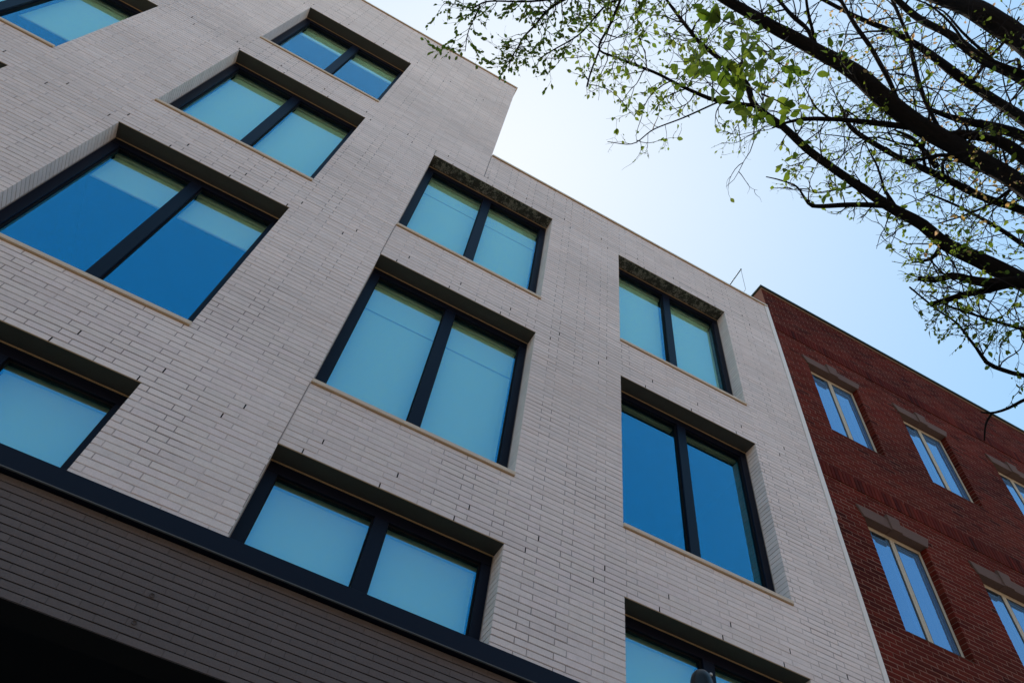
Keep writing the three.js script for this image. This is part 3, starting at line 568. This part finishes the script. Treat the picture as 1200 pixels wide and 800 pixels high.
    for (let k = 0; k < count; k++) {
      const u = rr(.25, 1), q = c.getPointAt(u), t = c.getTangentAt(u);
      if (l.fl && rnd() < .6) addLeaf(flowerAt, q, t, rr(.016, .03)); else addLeaf(leafAt, q, t, (k => l.lf === 2 ? (k < .3 ? rr(.011, .02) : rr(.022, .037)) : l.lf ? (k < .35 ? rr(.01, .02) : rr(.022, .044)) : k < .5 ? rr(.008, .014) : k < .93 ? rr(.014, .025) : rr(.026, .042))(rnd()));
    }
    if (depth < 2) { const m = depth ? 2 : 3; for (let k = 0; k < m; k++) { const u = rr(.2, .95), t = c.getTangentAt(u); twig(c.getPointAt(u), t.add(new THREE.Vector3(rr(-1, 1), rr(-.9, .7), rr(-1, 1))), len * rr(.3, .65), r * .6, depth + 1, lf, l); } }
  }
  for (const { c, rs, tot, l } of curves) for (let k = 0; k < l.tw; k++) {
    const u = l.s || l.r ? rr(.35, 1) : rr(.08, 1), p = c.getPointAt(u), t = c.getTangentAt(u), r = rs[Math.round(u * 30)];
    const side = new THREE.Vector3(rr(-1, 1), rr(-.7, .9), rr(-1, 1)); side.addScaledVector(t, -side.dot(t)).normalize();
    const small = l.lf === 2, len = small ? rr(.08, .26) : (rnd() < .2 ? rr(.35, .6) : rr(.08, .34));
    twig(p, side.addScaledVector(t, rr(.2, .9)), len, Math.min(.0042, Math.max(.0017, r * .45)), small ? 1 : 0, small ? 1.7 : .85, l);
  }
  // low shoots with large leaves hanging nearer the eye
  const bigAt = [];
  const shoots = [
    [[925, 42, 7.55], [905, 60, 6.2], [885, 50, 4.8], [868, 30, 4.0], [862, 14, 3.7]], [[905, 60, 6.2], [890, 80, 4.6], [870, 72, 3.9], [850, 52, 3.6]], [[890, 80, 4.6], [893, 110, 4.1], [898, 132, 3.9], [905, 145, 3.9]],
    [[870, 72, 3.9], [848, 90, 3.7], [838, 110, 3.7]], [[821, 50, 8.1], [815, 60, 5.6], [808, 50, 4.4], [798, 42, 4.2]], [[815, 60, 5.6], [806, 72, 4.5], [790, 72, 4.2]], [[893, 110, 4.1], [918, 122, 4.3], [936, 140, 4.5]], [[885, 50, 4.8], [915, 75, 4.6], [948, 88, 4.7]], [[990, 210, 7], [985, 225, 5.6], [965, 232, 5.2]], [[905, 60, 6.2], [880, 20, 4.6], [905, 5, 4.3]],
    [[870, 72, 3.9], [862, 95, 3.7], [872, 120, 3.6], [882, 142, 3.6]], [[885, 50, 4.8], [868, 66, 4.0], [845, 78, 3.8]], [[868, 30, 4.0], [845, 22, 3.8], [832, 8, 3.8]], [[815, 60, 5.6], [820, 80, 4.4], [812, 92, 4.2]],
    [[760, 84, 8], [752, 70, 6.4], [735, 62, 5.6], [712, 66, 5.3]], [[700, 20, 8.6], [690, 30, 7], [672, 26, 6.4]], [[800, 101, 7.9], [792, 92, 5.8], [770, 98, 5.2], [752, 110, 5.1]], [[640, 13, 8.9], [648, 30, 7.2], [660, 45, 6.8]], [[720, 66, 8.2], [735, 80, 6], [742, 96, 5.6]], [[765, 152, 7.9], [772, 120, 6.4], [758, 92, 6]], [[1000, 88, 7.2], [985, 70, 6], [970, 50, 5.6]],
    [[1040, 60, 7.6], [1060, 30, 5.8], [1090, 22, 5.2]], [[770, 20, 8.4], [762, 10, 6.4], [742, 12, 6]], [[940, 190, 7.3], [925, 195, 5.8], [915, 200, 5.4]],
  ];
  for (const s of shoots) {
    const pts = s.map(q => at(...q)), { g, c } = limbGeo(pts, [.0036, .0022, .0016, .001], 5, 16, 0); twigGeos.push(g);
    const near = s[s.length - 1][2], n = near < 4.3 ? 15 : 12;
    for (let k = 0; k < n; k++) { const u = rr(.4, 1), q = c.getPointAt(u), t = c.getTangentAt(u); q.add(new THREE.Vector3(rr(-.03, .03), rr(-.03, .02), rr(-.03, .03))); addLeaf(bigAt, q, t.clone().add(new THREE.Vector3(rr(-.8, .8), rr(-.9, .2), rr(-.8, .8))), near < 4.3 ? rr(.038, .074) : rr(.032, .06)); }
  }
  const tw = part('twig', mergeGeometries(twigGeos), twigMat, tree); tw.userData.kind = 'stuff';
  const lg = leafGeo();
  const fol = new THREE.InstancedMesh(lg, leafMat(lin(.20, .27, .04)), leafAt.length); fol.name = 'foliage'; fol.userData.kind = 'stuff';
  const put = (inst, list, col) => list.forEach((f, i) => { tmp.position.copy(f.p); tmp.quaternion.copy(f.q); tmp.scale.setScalar(f.s); tmp.updateMatrix(); inst.setMatrixAt(i, tmp.matrix); inst.setColorAt(i, col()); });
  put(fol, leafAt, () => { const k = rr(.55, 1.15); return lin(k * rr(.8, 1.1), k, k * rr(.6, 1.2)); }); fol.castShadow = fol.receiveShadow = true; tree.add(fol);
  const flo = new THREE.InstancedMesh(leafGeo(.5, .3), leafMat(lin(.62, .46, .18)), flowerAt.length); flo.name = 'blossom'; flo.userData.kind = 'stuff';
  put(flo, flowerAt, () => { const k = rr(.6, 1.1); return lin(k, k * rr(.8, 1.05), k * rr(.6, 1.3)); }); flo.castShadow = flo.receiveShadow = true; tree.add(flo);
  const big = [leafGeo(.2, .2), leafGeo(.35, .1), leafGeo(.12, .3)], bm = [[.13, .21, .018], [.10, .17, .015], [.17, .24, .022], [.09, .15, .015]].map(c => leafMat(lin(...c)));
  for (const f of bigAt) { const m = part('leaf', big[(rnd() * 3) | 0], bm[(rnd() * 4) | 0], tree); m.position.copy(f.p); m.quaternion.copy(f.q); m.scale.setScalar(f.s); }
  console.log('leaves', leafAt.length, flowerAt.length, bigAt.length, 'twigs', twigGeos.length);
}

renderer.render(scene, camera);
